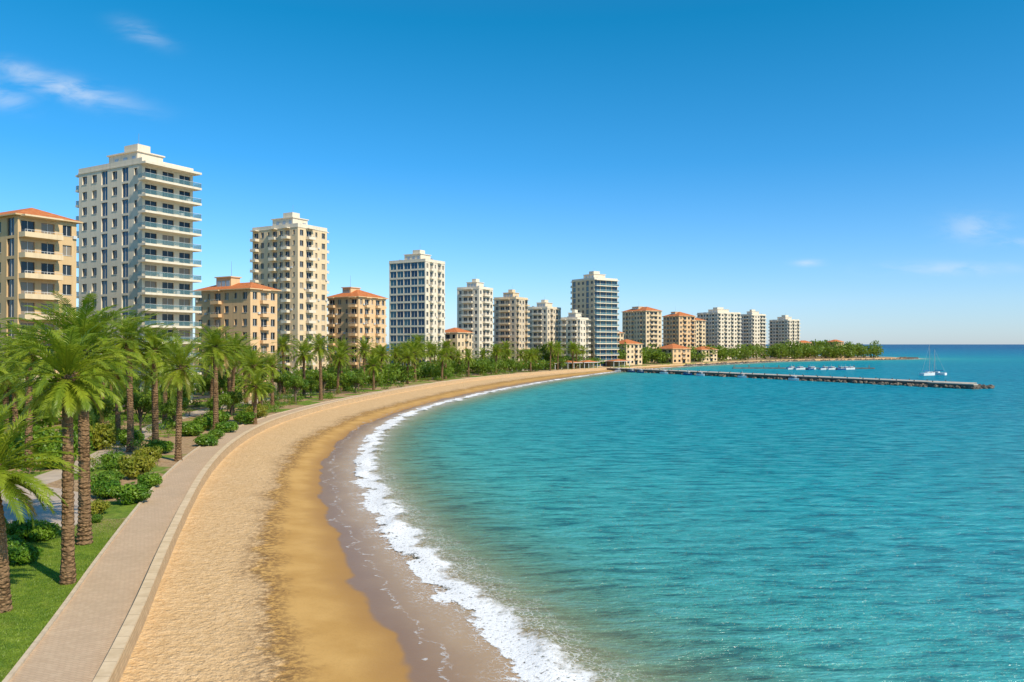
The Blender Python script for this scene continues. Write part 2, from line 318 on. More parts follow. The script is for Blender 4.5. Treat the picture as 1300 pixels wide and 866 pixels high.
def palm_mesh(seed,trunk_h,frond=4.0,nf=64,r0=.33,NL=32,wl=.046):
    R=random.Random(seed); b=MB()
    n=int(trunk_h/.13); pts=[];rad=[]; lx=R.uniform(-.07,.07)*trunk_h; ly=R.uniform(-.04,.04)*trunk_h
    for i in range(n+1):
        u=i/n; pts.append((lx*u*u,ly*u*u,-.3+(trunk_h+.3)*u))
        rr=r0*(1.25-.35*min(1,u*6)) if u<.16 else r0*(.90-.22*(u-.16))
        if u>.93: rr*=1+(u-.93)*6
        rad.append(rr*(1.07 if i%2 else .93)*(1+R.uniform(-.05,.05)))
    b.tube(pts,rad,12,0)
    top=Vector(pts[-1])
    for k in range(46):
        u=1-R.random()**1.3*.12; an=R.uniform(0,6.283); z=trunk_h*u; q=Vector((lx*u*u,ly*u*u,z))
        o=Vector((math.cos(an),math.sin(an),0)); rr=r0*.9
        b.tube([q+o*rr*.7,q+o*(rr+.18)+Vector((0,0,.22))],[.09,.03],5,0)
    for k in range(nf):
        u=(k+.5)/nf; an=k*2.39996+R.uniform(-.3,.3)
        el=math.radians(84-126*u**.9+R.uniform(-9,9)); Lf=frond*(.80+.28*math.sin(math.pi*min(1,u*1.1+.1)))*R.uniform(.85,1.12)
        ag=.0 if u<.88 else R.random()*1.15
        h=Vector((math.cos(an),math.sin(an),0)); side=Vector((-math.sin(an),math.cos(an),0))
        tw=R.uniform(-.35,.35)
        pos=top+h*.15+Vector((0,0,.1-.5*u)); S=10; pts=[];ds=[]
        e=el; droop=math.radians(R.uniform(48,90))*(1-.5*max(0,u-.5))
        for i in range(S+1):
            pts.append(pos.copy()); dv=h*math.cos(e)+Vector((0,0,math.sin(e)))+side*tw*(i/S)*.6; dv.normalize(); ds.append(dv)
            pos=pos+dv*Lf/S; e=max(e-droop/S*(.3+1.4*i/S),math.radians(-84))
        b.tube(pts,[.035*(1-.85*i/S)+.006 for i in range(S+1)],4,1,a=ag)
        for i in range(NL):
            s=.12+.88*(i+.5)/NL; x=s*S; j=min(int(x),S-1); fr=x-j
            q=pts[j].lerp(pts[j+1],fr); dv=ds[j].lerp(ds[min(j+1,S)],fr).normalized()
            sd=dv.cross(Vector((0,0,1))); 
            if sd.length<.1: sd=side.copy()
            sd.normalize(); upv=sd.cross(dv).normalized()
            ll=frond*.165*(math.sin(math.pi*(.14+.82*s))**.55)*R.uniform(.8,1.2)
            for sg in (-1,1):
                ld_=(sd*sg*1.0+dv*(.75+.6*s)+upv*(.34+R.uniform(-.28,.28))).normalized()
                m1=q+ld_*ll*.5; l2=(ld_+Vector((0,0,-.38))).normalized(); tip=m1+l2*ll*.55
                w=dv*wl
                b.quad([q-w*.6,q+w*.6,m1+w,m1-w],1,ag); b.quad([m1-w,m1+w,tip],1,ag)
    me_o=mkobj('palm_tree_src',b.v,b.f,[bark,palm_leaf],b.m,{'age':('FACE',b.a)})
    me=me_o.data; bpy.data.objects.remove(me_o); return me
def leafcloud(cs,rs,n,size,R,flat=.75):
    cs=np.array(cs);rs=np.array(rs); w=rs**2; k=R.choice(len(cs),n,p=w/w.sum())
    dv=R.normal(size=(n,3)); dv/=np.linalg.norm(dv,axis=1)[:,None]
    rad=rs[k]*(1-.55*R.random(n)**2.2)*(1+.10*np.sin(dv[:,0]*7+k)+.08*np.sin(dv[:,1]*9+k*2))
    P=cs[k]+dv*rad[:,None]*np.array([1,1,flat])
    nn=dv+R.normal(size=(n,3))*.65; nn/=np.linalg.norm(nn,axis=1)[:,None]
    a=np.cross(nn,R.normal(size=(n,3))); a/=np.linalg.norm(a,axis=1)[:,None]; bb=np.cross(nn,a)
    s=size*(.6+.8*R.random(n))[:,None]
    V=np.stack([P-a*s*.9,P-bb*s*.45,P+a*s*.9,P+bb*s*.45],1).reshape(-1,3)
    F=np.arange(4*n).reshape(-1,4); return V,F
def shrub_mesh(seed,mat,n=2600,leaf=.085,box=False):
    R=np.random.default_rng(seed); c=[(0,0,.5)];r=[.62]
    for i in range(11):
        an=R.uniform(0,6.28);q=R.uniform(.25,.62)
        c.append((math.cos(an)*q,math.sin(an)*q,R.uniform(.22,.75)));r.append(R.uniform(.24,.4))
    V,F=leafcloud(c,r,n,leaf,R,.85); V[:,2]=np.maximum(V[:,2],.02)
    b=MB()
    for i in range(6):
        an=i*1.05; b.tube([(0,0,-.05),(math.cos(an)*.25,math.sin(an)*.25,.4),(math.cos(an)*.4,math.sin(an)*.4,.75)],[.03,.02,.008],5,1)
    nv=len(V); verts=V.tolist()+b.v; faces=F.tolist()+[tuple(i+nv for i in f) for f in b.f]
    o=mkobj('shrub_src',verts,faces,[mat,tbark],[0]*len(F)+b.m); me=o.data; bpy.data.objects.remove(o); return me
def tree_mesh(seed,h=7.0,n=6500,leaf=.17,spread=2.6):
    R=np.random.default_rng(seed); c=[];r=[]; b=MB()
    b.tube([(0,0,-.2),(.05,.03,h*.2),(.1,.0,h*.4),(.05,.1,h*.62)],[.22,.17,.14,.08],8,1)
    for i in range(15):
        an=i*2.4+R.uniform(-.3,.3); q=spread*math.sqrt(R.uniform(.05,1))*.8; z=h*(.48+.38*R.random()*(1-.35*(q/spread)))
        cc=(math.cos(an)*q,math.sin(an)*q,z); c.append(cc); r.append(R.uniform(.7,1.2)*spread/2.6)
        b.tube([(.08,.02,h*R.uniform(.22,.5)),(cc[0]*.5,cc[1]*.5,z*.8),cc],[.09,.06,.02],6,1)
    V,F=leafcloud(c,r,n,leaf,R,.8)
    nv=len(V); o=mkobj('tree_src',V.tolist()+b.v,F.tolist()+[tuple(i+nv for i in f) for f in b.f],[tree_leaf,tbark],[0]*len(F)+b.m)
    me=o.data; bpy.data.objects.remove(o); return me
PM={h:[palm_mesh(11+h*3+k,h,4.0 if h>7 else 3.4,56 if h>7 else 50,.36,NL=22,wl=.055) for k in range(3)] for h in (6,9,12)}
PN={12:[palm_mesh(301,12,4.3,80,.38,38,.044),palm_mesh(302,10.4,3.2,64,.33,34,.042)],7:[palm_mesh(303,7,3.9,66,.34,38,.044)]}
def palm(x,y,h,sc_=1.0,rot=None):
    key=min(PM,key=lambda k:abs(k-h)); me=random.choice(PM[key]); s=h/key
    inst('palm_tree',me,(x,y,PZ),random.uniform(0,6.28) if rot is None else rot,(sc_,sc_,s))
inst('palm_tree',PN[12][0],(-25.7,47.4,PZ),.4,(1,1,.97))
inst('palm_tree',PN[12][1],(-22.3,39.6,PZ),2.1,1.0)
inst('palm_tree',PN[7][0],(-22.9,35.5,PZ),1.0,(.95,.95,.92))
for (x,y,h,s) in [(-40.7,90,11.4,1.05),(-34.3,81,9.7,.95),(-40.6,108,11.7,1.12),
    (-42.3,129,8.5,1.05),(-41,169,11.4,1.15),(-55,190,11.6,1.1),(-42,190,8.6,1.0),(-42.6,88,12.6,1.1),(-46,75,11.4,1.05),(-50,100,9,1),(-58,92,10,1),(-52,118,9.5,1.1),
    (-54,84,8,1),(-41,218,10.5,1.1),(-40,240,8.3,1),(-33,262,10.8,1.2),(-33.5,279,12.6,1.3),(-30,290,10,1.15),(-23,300,8.5,1.1),(-60,115,11,1),(-66,135,10,1),(-36,205,6.5,1),(-48,150,6.6,1),
    (-46.5,68,10.5,1.05),(-62,80,9.5,1.05),(-49,138,10.5,1.1),(-38,228,9,1.1),(-54,160,9,1),(-48,126,9.8,1.1),(-45,148,8,1.05),(-47,178,10,1.1),(-45,208,10.2,1.1),(-52,145,10.6,1.1),(-37,250,9,1.1),(-44,97,8.5,.9),(-38.5,118,5.8,.9)]:
    palm(x,y,h,s)
R=random.Random(5)
for i in range(30):
    y=R.uniform(235,405); x=float(Wf(y))-R.uniform(5,24); palm(x,y,R.uniform(7,11),R.uniform(1.0,1.25))
SH=[shrub_mesh(k,shrub_leaf) for k in range(3)]+[shrub_mesh(9,shrub_leaf2)]
def shrub(x,y,s,k=None,name='shrub'):
    inst(name,SH[R.randrange(3) if k is None else k],(x,y,PZ),R.uniform(0,6.28),s)
for (x,y,s,k) in [(-28.7,59.5,(1.9,1.5,1.45),0),(-31.6,61.5,(2.0,1.5,1.4),1),(-29.2,55.5,(.95,.95,.95),3),(-28.8,48.3,(1.2,1.1,1.15),2),(-26.8,43.2,(1.3,1.1,1.0),0),(-30.0,48.5,(1.5,1.3,1.2),1),(-28.3,44.5,(1.3,1.1,1.1),2),
    (-24.4,33.5,(.45,.45,.5),2),(-39.0,87,(2.2,1.6,1.4),2),(-37.0,80,(1.7,1.5,1.5),3),(-36.2,93,(1.6,1.6,1.4),1),(-33.5,70.5,(1.8,1.7,2.0),3),(-36.5,73,(1.8,1.5,1.3),0),(-27.9,53,(.5,.5,.6),1),
    (-40,118,(2.4,2,1.8),0),(-44,118,(2.4,2,2.2),1),(-41.5,128,(2,2,2),3),(-38.8,107,(2,1.6,1.5),2),(-48,86,(2.5,2.5,3.2),2),(-50,78,(3,2.4,3),0),(-53,88,(3,2.4,3),1),(-37.5,99.5,(1.3,1.3,1.2),0),
    (-42,103,(2,2,1.7),1),(-45.5,94,(2.2,2,1.8),0),(-43,110,(2,2,2),2),(-33.6,64.5,(1.9,1.4,1.5),2),(-44,76,(2.3,2.2,2.8),1),(-47,90,(2.3,2.2,2.8),3),(-30.4,66,(1.2,1.2,1.2),2),(-31.2,47.0,(1.2,1.2,1.5),3),(-34.6,68,(1.3,1.2,1.1),1),(-38.5,76,(1.5,1.3,1.6),2)]:
    shrub(x,y,s,k)
TR=[tree_mesh(1),tree_mesh(2,8,7000,.18,3.0),tree_mesh(3,6,5500,.16,2.4)]
for (x,y,s,k) in [(-43.4,158,1.0,0),(-58,96,1.0,1),(-64,104,1.1,0),(-55,128,1.0,2),(-62,124,1.1,1),(-45,176,.8,2),(-50,170,.9,1),(-56,148,1.1,0),(-63,150,1.1,2),(-38,192,.7,0),(-50,206,1.0,2),(-70,96,1.1,1),(-56,74,.9,2),(-60,66,1,0),(-68,84,1.1,1),
    (-48,112,.75,0),(-50,92,.8,2),(-49,104,.85,1),(-46,124,.7,0),(-47,132,.8,2),(-45,142,.75,1),(-54,68,.8,0),(-44,184,.8,1),(-39,200,.8,0),(-37,214,.7,2),(-56,106,.9,2),(-58,136,.95,0)]:
    inst('broadleaf_tree',TR[k],(x,y,PZ),R.uniform(0,6.28),s)
def mass(name,items,mat,per,leaf,seed):
    Rr=np.random.default_rng(seed); VV=[];FF=[];nv=0; b=MB()
    for (x,y,h,w) in items:
        c=[];r=[]
        for i in range(7):
            an=Rr.uniform(0,6.28);q=w*.5*math.sqrt(Rr.random()); c.append((x+math.cos(an)*q,y+math.sin(an)*q,PZ+h*Rr.uniform(.38,.8))); r.append(w*Rr.uniform(.2,.34))
        c.append((x,y,PZ+h*.3)); r.append(w*.34)
        V,F=leafcloud(c,r,per,leaf*w/5,Rr,.8); V[:,2]=np.maximum(V[:,2],PZ+.02); VV.append(V);FF.append(F+nv);nv+=len(V)
        b.tube([(x,y,PZ-.1),(x,y,PZ+h*.55)],[.02*h+.05,.03],5,1)
    V=np.concatenate(VV).tolist()+b.v;F=np.concatenate(FF).tolist()+[tuple(i+nv for i in f) for f in b.f]
    mkobj(name,V,F,[mat,tbark],[0]*(len(F)-len(b.f))+b.m)
it=[]
for i in range(120):
    y=R.uniform(190,410); x=float(Wf(y))-R.uniform(9,30); it.append((x,y,R.uniform(4,8),R.uniform(4.5,7)))
for i in range(40):
    y=R.uniform(95,200); x=float(Wf(y))-R.uniform(26,44); it.append((x,y,R.uniform(4,8),R.uniform(5,7)))
for i in range(60):
    y=R.uniform(60,240); x=-95-R.uniform(0,60); it.append((x,y,R.uniform(6,9),R.uniform(6,9)))
for i in range(16):
    y=R.uniform(64,100); x=-72-R.uniform(0,20); it.append((x,y,R.uniform(6,8),R.uniform(5,8)))
mass('distant_trees',it,tree_leaf,420,.34,3)
it=[]
for i in range(110):
    y=R.uniform(420,700); x=float(Wf(y))-R.uniform(14,50); it.append((x,y,R.uniform(7,14),R.uniform(7,13)))
for i in range(45):
    y=R.uniform(650,760); x=float(Wf(y))-R.uniform(16,90); it.append((x,y,R.uniform(8,19),R.uniform(8,14)))
mass('distant_trees',it,tree_leaf,300,.40,4)
it=[]
for i in range(190):
    y=R.uniform(66,330); dd_=R.uniform(5,26); x=float(Wf(y))-dd_
    it.append((x,y,R.uniform(.7,1.9),R.uniform(1.3,3.0)))
mass('shrubbery',it,shrub_leaf,230,.28,5)
it=[]
for i in range(60):
    y=R.uniform(70,330); x=float(Wf(y))-R.uniform(4.6,20); it.append((x,y,R.uniform(.5,1.3),R.uniform(1.0,2.2)))
mass('flowering_shrubbery',it,shrub_leaf2,200,.24,6)
# lawn blades
n=90000; gy=rng.uniform(22,54,n); gx=Wf(gy)-3.6-rng.random(n)**1.1*13
kp=~((gy>49.5)&(gx<-29)); gx=gx[kp];gy=gy[kp];n=len(gx)
a=rng.uniform(0,6.28,n); hh_=rng.uniform(.04,.11,n); w_=.014
P0=np.stack([gx-np.cos(a)*w_,gy-np.sin(a)*w_,np.full(n,PZ-.005)],1);P1=np.stack([gx+np.cos(a)*w_,gy+np.sin(a)*w_,np.full(n,PZ-.005)],1)
P2=np.stack([gx+rng.normal(0,.035,n),gy+rng.normal(0,.035,n),PZ+hh_],1)
mkobj('lawn_grass',np.stack([P0,P1,P2],1).reshape(-1,3),np.arange(3*n).reshape(-1,3),[leafmat('grass_blade',(.14,.24,.018),(.27,.36,.035),(.18,.23,.02),.3,.8)])

# ------------------------------------------------------------------ buildings
def glassmat(name,dark,tint,curtain):
    m,t=newmat(name); r=t.attr('rnd')
    c=t.ramp(r,[(0,dark),(.45,tint),(.70,tint),(.72,curtain),(1,curtain)]); c.node.color_ramp.interpolation='LINEAR'
    t.out(t.pbsdf(c,.08,None,.35)); return m
glass=glassmat('window_glass',(.012,.014,.017),(.03,.04,.05),(.26,.21,.15))
glassb=glassmat('blue_window_glass',(.012,.045,.10),(.02,.09,.16),(.05,.15,.20))
railg,t=newmat('railing_glass'); 
t.out(mixs(t,.34,t.n('ShaderNodeBsdfTransparent').outputs[0],t.pbsdf((.14,.26,.27),.08,None,.4)))
def wallmat(name,col):
    m,t=newmat(name); p=t.obj()
    st=t.noise(t.map(p,(1.3,1.3,.12)),1,4,.6); n1=t.noise(p,.35,3)
    dk=tuple(x*.76 for x in col)
    c=t.mix(t.m('MULTIPLY',t.ss(st,.45,.72),.6),col,dk); c=t.mix(t.m('MULTIPLY',t.ss(n1,.4,.7),.3),c,tuple(x*.9 for x in col))
    t.out(t.pbsdf(c,.85,t.bump(t.noise(p,5,3),.15,.03),.2)); return m
W_cream=wallmat('cream_render',(.76,.575,.355)); W_ivory=wallmat('ivory_render',(.78,.67,.50)); W_tan=wallmat('tan_render',(.66,.45,.235)); W_peach=wallmat('peach_render',(.76,.50,.27)); W_grey=wallmat('grey_render',(.64,.52,.37)); W_lt=wallmat('pale_render',(.78,.67,.51))
tile,t=newmat('terracotta_tiles'); p=t.obj()
wv=t.n('ShaderNodeTexWave'); t.put(wv.inputs['Vector'],p); wv.inputs['Scale'].default_value=1.6; wv.inputs['Distortion'].default_value=.4
c=t.mix(t.ss(t.noise(p,1.5,4),.3,.7),(.60,.17,.05),(.76,.28,.10)); c=t.mix(t.m('MULTIPLY',wv.outputs['Fac'],.4),c,(.34,.10,.035))
t.out(t.pbsdf(c,.85,t.bump(wv.outputs['Fac'],.8,.08),.2))
metal=simple('metal_grey',(.45,.45,.46),.4,.1,3,.5,.6); framem=simple('window_frame',(.60,.58,.54),.5,.05,3)
class Fac:
    def __init__(s,wall,glz,bal,rail,frames): s.w,s.g,s.b,s.r,s.fr=wall,glz,bal,rail,frames
def facade(F,o,d,n,length,fh,nf,spec,R,rail='glass',depth=1.4,z0=0.0,detail=True,acs=False,wrap=0.0):
    rec=.3
    def bx(B,s0,s1,t0,t1,za,zb,m=0,a=.5):
        xs=[o[0]+d[0]*s+n[0]*t for s in (s0,s1) for t in (t0,t1)]; ys=[o[1]+d[1]*s+n[1]*t for s in (s0,s1) for t in (t0,t1)]
        B.box(min(xs),max(xs),min(ys),max(ys),za,zb,m,a)
    bays=len(spec); bw=length/bays; P={'w':(.48,.28,.80),'n':(.30,.34,.78),'g':(.60,.06,.92),'G':(.93,.20,.97),'b':(.68,.03,.78),'s':(0,0,0),'W':(.80,.30,.82),'c':(.90,.06,.92)}
    prev=0.0; H=nf*fh
    for i,c in enumerate(spec):
        wf,lo,hi=P[c]; cx_=(i+.5)*bw; a,b=cx_-bw*wf/2,cx_+bw*wf/2
        if wf==0: continue
        bx(F.w,prev,a,-rec,0,z0,z0+H)
        prev=b
        zp=z0
        for k in range(nf):
            zb=z0+k*fh
            bx(F.w,a,b,-rec,-.002,zp,zb+fh*lo); zp=zb+fh*hi
            rv=R.random(); q=[(a,zb+fh*lo),(b,zb+fh*lo),(b,zp),(a,zp)]
            t_=-.24
            pts=[(o[0]+d[0]*s+n[0]*t_,o[1]+d[1]*s+n[1]*t_,z) for s,z in q]
            F.g.quad(pts,1 if c in 'gcG' else 0,rv)
            if detail:
                mid=(a+b)/2; bx(F.fr,mid-.04,mid+.04,-.235,-.17,zb+fh*lo,zp)
                if c in 'wWn': bx(F.fr,a-.06,b+.06,-.0,.07,zb+fh*lo-.07,zb+fh*lo)
                if acs and c in 'wn' and R.random()<.28: bx(F.fr,b+.12,b+.75,.0,.32,zb+.5,zb+1.0)
        bx(F.w,a,b,-rec,-.002,zp,z0+H)
    bx(F.w,prev,length,-rec,0,z0,z0+H)
    i=0
    while i<bays:
        if spec[i] in 'bc':
            j=i
            while j<bays and spec[j] in 'bc': j+=1
            s0=i*bw+.12; s1=j*bw-.12
            if wrap and i==0: s0=-wrap
            if wrap and j==bays: s1=length+.3
            for k in range(1,nf+1):
                zb=z0+k*fh
                bx(F.b,s0,s1,.003,depth,zb-(.32 if rail=='glass' else .16),zb+.10)
                if k<nf:
                    if rail=='glass':
                        bx(F.r,s0+.05,s1-.05,depth-.09,depth-.05,zb+.12,zb+.98); bx(F.r,s0+.04,s0+.07,.01,depth-.1,zb+.12,zb+.98); bx(F.r,s1-.07,s1-.04,.01,depth-.1,zb+.12,zb+.98)
                        bx(F.fr,s0+.03,s1-.03,depth-.1,depth-.04,zb+.98,zb+1.03)
                        for q in range(j-i+1):
                            sx_=s0+.05+(s1-s0-.14)*q/(j-i); bx(F.fr,sx_,sx_+.05,depth-.135,depth-.093,zb+.1,zb+.98)
                        if depth>2 and R.random()<.5:
                            sx_=R.uniform(s0+.8,s1-1.6); bx(F.fr,sx_,sx_+.7,.5,1.1,zb+.12,zb+.85)
                    else:
                        bx(F.b,s0,s1,depth-.14,depth-.002,zb+.10,zb+.62); bx(F.b,s0,s0+.13,.004,depth-.142,zb+.10,zb+.62); bx(F.b,s1-.13,s1,.004,depth-.142,zb+.10,zb+.62)
                        bx(F.fr,s0+.03,s1-.03,depth-.10,depth-.05,zb+.92,zb+.98)
                        nbars=max(2,int((s1-s0)/.9))
                        for q in range(nbars+1):
                            sx_=s0+.03+(s1-s0-.1)*q/nbars; bx(F.fr,sx_,sx_+.04,depth-.09,depth-.06,zb+.62,zb+.92)
            i=j
        else: i+=1
def building(name,P,bdeg,L,Rr,H,wall,fr,fl,rail='glass',roof='flat',pent=True,fhh=3.1,seed=0,depth=1.4,detail=True,wall2=None,acs=True,glz=None,rail2=None,depth2=None,wrap=0.0):
    R=random.Random(seed+int(H*10)); e=empty(name,(P[0],P[1],PZ),math.radians(bdeg)); nf=max(2,round(H/fhh)); fh=H/nf
    F=Fac(MB(),MB(),MB(),MB(),MB()); rec=.3; r2=rail2 or rail; d2=depth2 or min(depth,1.4)
    facade(F,(0,0),(1,0),(0,-1),Rr,fh,nf,fr,R,rail,depth,detail=detail,acs=acs,wrap=wrap)
    facade(F,(0,L),(1,0),(0,1),Rr,fh,nf,fr[::-1],R,rail,d2,detail=False)
    facade(F,(0,rec),(0,1),(-1,0),L-2*rec,fh,nf,fl,R,r2,d2,detail=detail,acs=acs)
    facade(F,(Rr,rec),(0,1),(1,0),L-2*rec,fh,nf,fl[::-1],R,r2,d2,detail=False)
    rf=MB()
    if roof=='flat':
        rf.box(-.12,Rr+.12,-.12,L+.12,H,H+.28,0)
        for (a,b,c,d) in ((-.05,Rr+.05,-.05,.15),(-.05,Rr+.05,L-.15,L+.05),(-.05,.15,.15,L-.15),(Rr-.15,Rr+.05,.15,L-.15)): rf.box(a,b,c,d,H+.28,H+1.15,0)
    else:
        ov=.7; z=H; rf.box(-ov,Rr+ov,-ov,L+ov,z,z+.22,0)
        hr=min(Rr,L)*.22; cx0,cy0=Rr/2,L/2
        if L>Rr: r1,r2_=(cx0,Rr/2),(cx0,L-Rr/2)
        else: r1,r2_=(L/2,cy0),(Rr-L/2,cy0)
        b0=[(-ov+.05,-ov+.05,z+.22),(Rr+ov-.05,-ov+.05,z+.22),(Rr+ov-.05,L+ov-.05,z+.22),(-ov+.05,L+ov-.05,z+.22)]
        A_=(r1[0],r1[1],z+.22+hr);B_=(r2_[0],r2_[1],z+.22+hr)
        if L>Rr: fs=[[b0[0],b0[1],A_],[b0[1],b0[2],B_,A_],[b0[2],b0[3],B_],[b0[3],b0[0],A_,B_]]
        else: fs=[[b0[0],b0[1],B_,A_],[b0[1],b0[2],B_],[b0[2],b0[3],A_,B_],[b0[3],b0[0],A_]]
        for f in fs: rf.quad(f,1)
    eq=MB()
    if pent:
        a,b=Rr*.22,Rr*.72; c,d=L*.25,L*.7
        if roof!='flat': b=Rr*.55; c,d=L*.45,L*.72
        hz=H+(.28 if roof=='flat' else .1)
        rf.box(a,b,c,d,hz,hz+3.1,0); rf.box(a-.3,b+.3,c-.3,d+.3,hz+3.1,hz+3.35,0)
        if roof=='flat': rf.box(a+.6,a+(b-a)*.6,c+.8,c+(d-c)*.55,hz+3.35,hz+4.9,0)
        for q in range(3): eq.box(a-.06,a-.002,c+.4+q*(d-c)/3.3,c+.4+q*(d-c)/3.3+min(1.2,(d-c)/4),hz+1,hz+2.3,0)
        eq.tube([(a+1,c+1,hz+3.3),(a+1,c+1,hz+7)],[.05,.03],5)
    if roof=='flat':
        for q in range(5):
            x=R.uniform(1,Rr-1.5);y=R.choice([R.uniform(.8,L*.2),R.uniform(L*.76,L-1.8)])
            if q%2: eq.tube([(x,y,H+.28),(x,y,H+1.7)],[.5,.5],12)
            else: eq.box(x,x+1.1,y,y+.8,H+.3,H+1.3)
    gl=glz or [glass,glassb]
    if wall2 is None: wall2=wall
    F.w.obj('walls',[wall],e); F.g.obj('windows',gl,e); F.b.obj('balconies',[wall2],e); F.r.obj('railings',[railg],e); F.fr.obj('window_frames',[framem],e)
    rf.obj('roof',[wall2 if roof=='flat' else wall,tile],e); eq.obj('rooftop_equipment',[metal],e); return e
building('apartment_building',(-76.6,122),60,22,9.3,32.0,W_tan,'bbw','gwggwg','solid','tile',False,wall2=W_cream,glz=[glass,glass],depth=1.8,seed=1)
building('apartment_tower',(-70.5,150),60,20.4,11.4,46.5,W_ivory,'bbb','ngwgww','glass',wall2=W_lt,depth=2.3,seed=2,wrap=.9)
building('apartment_building',(-59.8,180),60,19,8.1,24.6,W_peach,'wbw','wnwbnw','solid','tile',True,seed=3,depth=1.0)
building('apartment_tower',(-61.2,225),60,18.5,11.8,45.5,W_cream,'wbnw','nbwbnwb','solid',wall2=W_lt,seed=4)
building('apartment_building',(-46.8,240),60,12.5,13,26.4,W_peach,'wbnbw','bnwb','solid','tile',True,seed=5,depth=1.0)
building('apartment_tower',(-33,300),60,17.5,13,43.5,W_lt,'wbnbw','GGGGG','solid',seed=6,depth=1.0,rail2='glass')
building('apartment_building',(-15.5,370),60,12.4,12.6,38,W_lt,'wbbw','wbbw','solid',seed=7)
building('apartment_building',(2,400),60,13,12.4,35,W_grey,'bwwb','wbbw','solid',seed=8,wall2=W_cream)
building('apartment_building',(19.3,430),60,12.2,16.6,31.5,W_lt,'wbwbw','wbbw','solid',seed=9)
building('apartment_building',(33.2,400),60,9.3,13.5,24.6,W_lt,'bwwb','bwb','solid',seed=10)
building('apartment_tower',(44,420),35,19,16.5,46.5,W_cream,'cccc','wgwwg','glass',seed=11,depth=1.6,wall2=W_lt)
building('apartment_building',(88.4,520),30,25,13.5,34,W_cream,'wbbw','wbwwbwbw','solid','tile',seed=12,detail=False)
building('apartment_building',(118.7,560),30,16.8,15,32,W_peach,'wbwb','wbwbw','solid','tile',seed=13,detail=False)
building('apartment_building',(140,600),30,14,10,30,W_cream,'wbw','wbw','solid','tile',seed=14,detail=False)
building('apartment_tower',(162,620),30,23,24.7,36.3,W_lt,'bwbwbwb','wbwbwbw','solid',seed=15,detail=False)
building('apartment_tower',(207,680),30,13,17,37,W_lt,'bwwbb','wbbw','solid',seed=16,detail=False)
building('apartment_tower',(245,700),30,20.6,15.3,33,W_lt,'bwbwb','wbwbwb','solid',seed=17,detail=False)
for (x,y,b,L,Rr,H,w) in [(-40,330,55,12,14,16,W_peach),(-24,345,60,10,12,17,W_cream),(-6,385,60,12,10,8,W_tan),(262,715,20,10,14,13,W_cream),(290,705,35,9,12,14,W_peach),(66,455,40,12,14,12,W_cream),(100,490,35,14,16,9,W_peach),(130,540,35,10,16,8,W_cream),(62,500,35,12,12,19,W_cream)]:
    building('house',(x,y),b,L,Rr,H,w,'wwbw','wbw','solid','tile',False,seed=int(x),detail=False,depth=1.1)
# beach pavilions
white=simple('white_paint',(.75,.75,.74),.5,.05,3); blue=simple('blue_canvas',(.03,.14,.36),.7,.15,2); wood=simple('timber',(.22,.13,.07),.8,.3,4)
for (x,y,w,d,r) in [(20,366,10,5,.5),(32,380,12,5,.6),(44,392,9,5,.6),(8,352,8,4,.45),(62,418,12,6,.6)]:
    e=empty('beach_pavilion',(x-8,y,PZ),r); b=MB()
    for i in range(4):
        for j in (0,1): b.box(i*w/3.2,i*w/3.2+.2,j*d,j*d+.2,0,2.8,0)
    b.box(-.6,w+.6,-.6,d+.8,2.8,3.0,0); b.box(.3,w*.6,d*.5,d-.1,0,2.6,1)
    b.quad([(-.6,-.6,3.02),(w+.6,-.6,3.02),(w/2,d/2,4)],2);b.quad([(w+.6,-.6,3.02),(w+.6,d+.8,3.02),(w/2,d/2,4)],2);b.quad([(w+.6,d+.8,3.02),(-.6,d+.8,3.02),(w/2,d/2,4)],2);b.quad([(-.6,d+.8,3.02),(-.6,-.6,3.02),(w/2,d/2,4)],2)
    b.obj('shelter',[white,wood,tile],e)

# ------------------------------------------------------------------ pier
rock,t=newmat('rock'); p=t.pos(); t.out(t.pbsdf(t.mix(t.ss(t.noise(p,.9,5),.3,.7),(.09,.075,.06),(.26,.21,.155)),.9,t.bump(t.noise(p,3,5),.8,.2),.2))
conc=simple('pier_concrete',(.16,.13,.10),.9,.3,.4,bump=.3)
PA=Vector((50,392));PB=Vector((138,238)); dv=(PB-PA); PL_=dv.length; ang=math.atan2(dv.y,dv.x)
e=empty('pier',(PA.x,PA.y,0),ang); b=MB()
b.box(0,PL_,-3.6,3.6,-2,1.25,0); b.box(-.2,PL_+.3,-3.8,3.8,1.25,1.5,1)
b.box(PL_-9,PL_+5,-6,-3.82,-2,1.2,0); b.box(PL_-9.2,PL_+5,-6.2,-3.82,1.2,1.48,1)
for i in range(28):
    x=3+i*PL_/29; b.tube([(x,-3.4,1.5),(x,-3.4,1.85)],[.14,.18],8,2); b.tube([(x,3.4,1.5),(x,3.4,1.85)],[.14,.18],8,2)
for i in range(36):
    x=1.5+i*PL_/37; b.box(x,x+.5,-4.05,-3.805,-1,1.1,2)
b.obj('deck',[conc,simple('pier_deck',(.50,.43,.34),.9,.15,.5),simple('pier_timber',(.10,.075,.055),.9,.3,2)],e)
def rocks(name,items,parent=None):
    b=MB(); Rr=random.Random(2)
    for (x,y,z,s) in items:
        base=len(b.v); vs=[]
        for i in range(4):
            th=math.pi*(i+.5)/4
            for k in range(6):
                ph=2*math.pi*(k+.5*(i%2))/6; q=s*Rr.uniform(.7,1.15); vs.append((x+q*math.sin(th)*math.cos(ph),y+q*math.sin(th)*math.sin(ph),z+q*.75*math.cos(th)))
        b.v+=vs
        for i in range(3):
            for k in range(6): b.f.append((base+i*6+k,base+i*6+(k+1)%6,base+(i+1)*6+(k+1)%6,base+(i+1)*6+k)); b.m.append(0);b.a.append(0)
        b.f.append(tuple(base+k for k in range(6)));b.m.append(0);b.a.append(0)
    return b.obj(name,[rock],parent)
it=[]
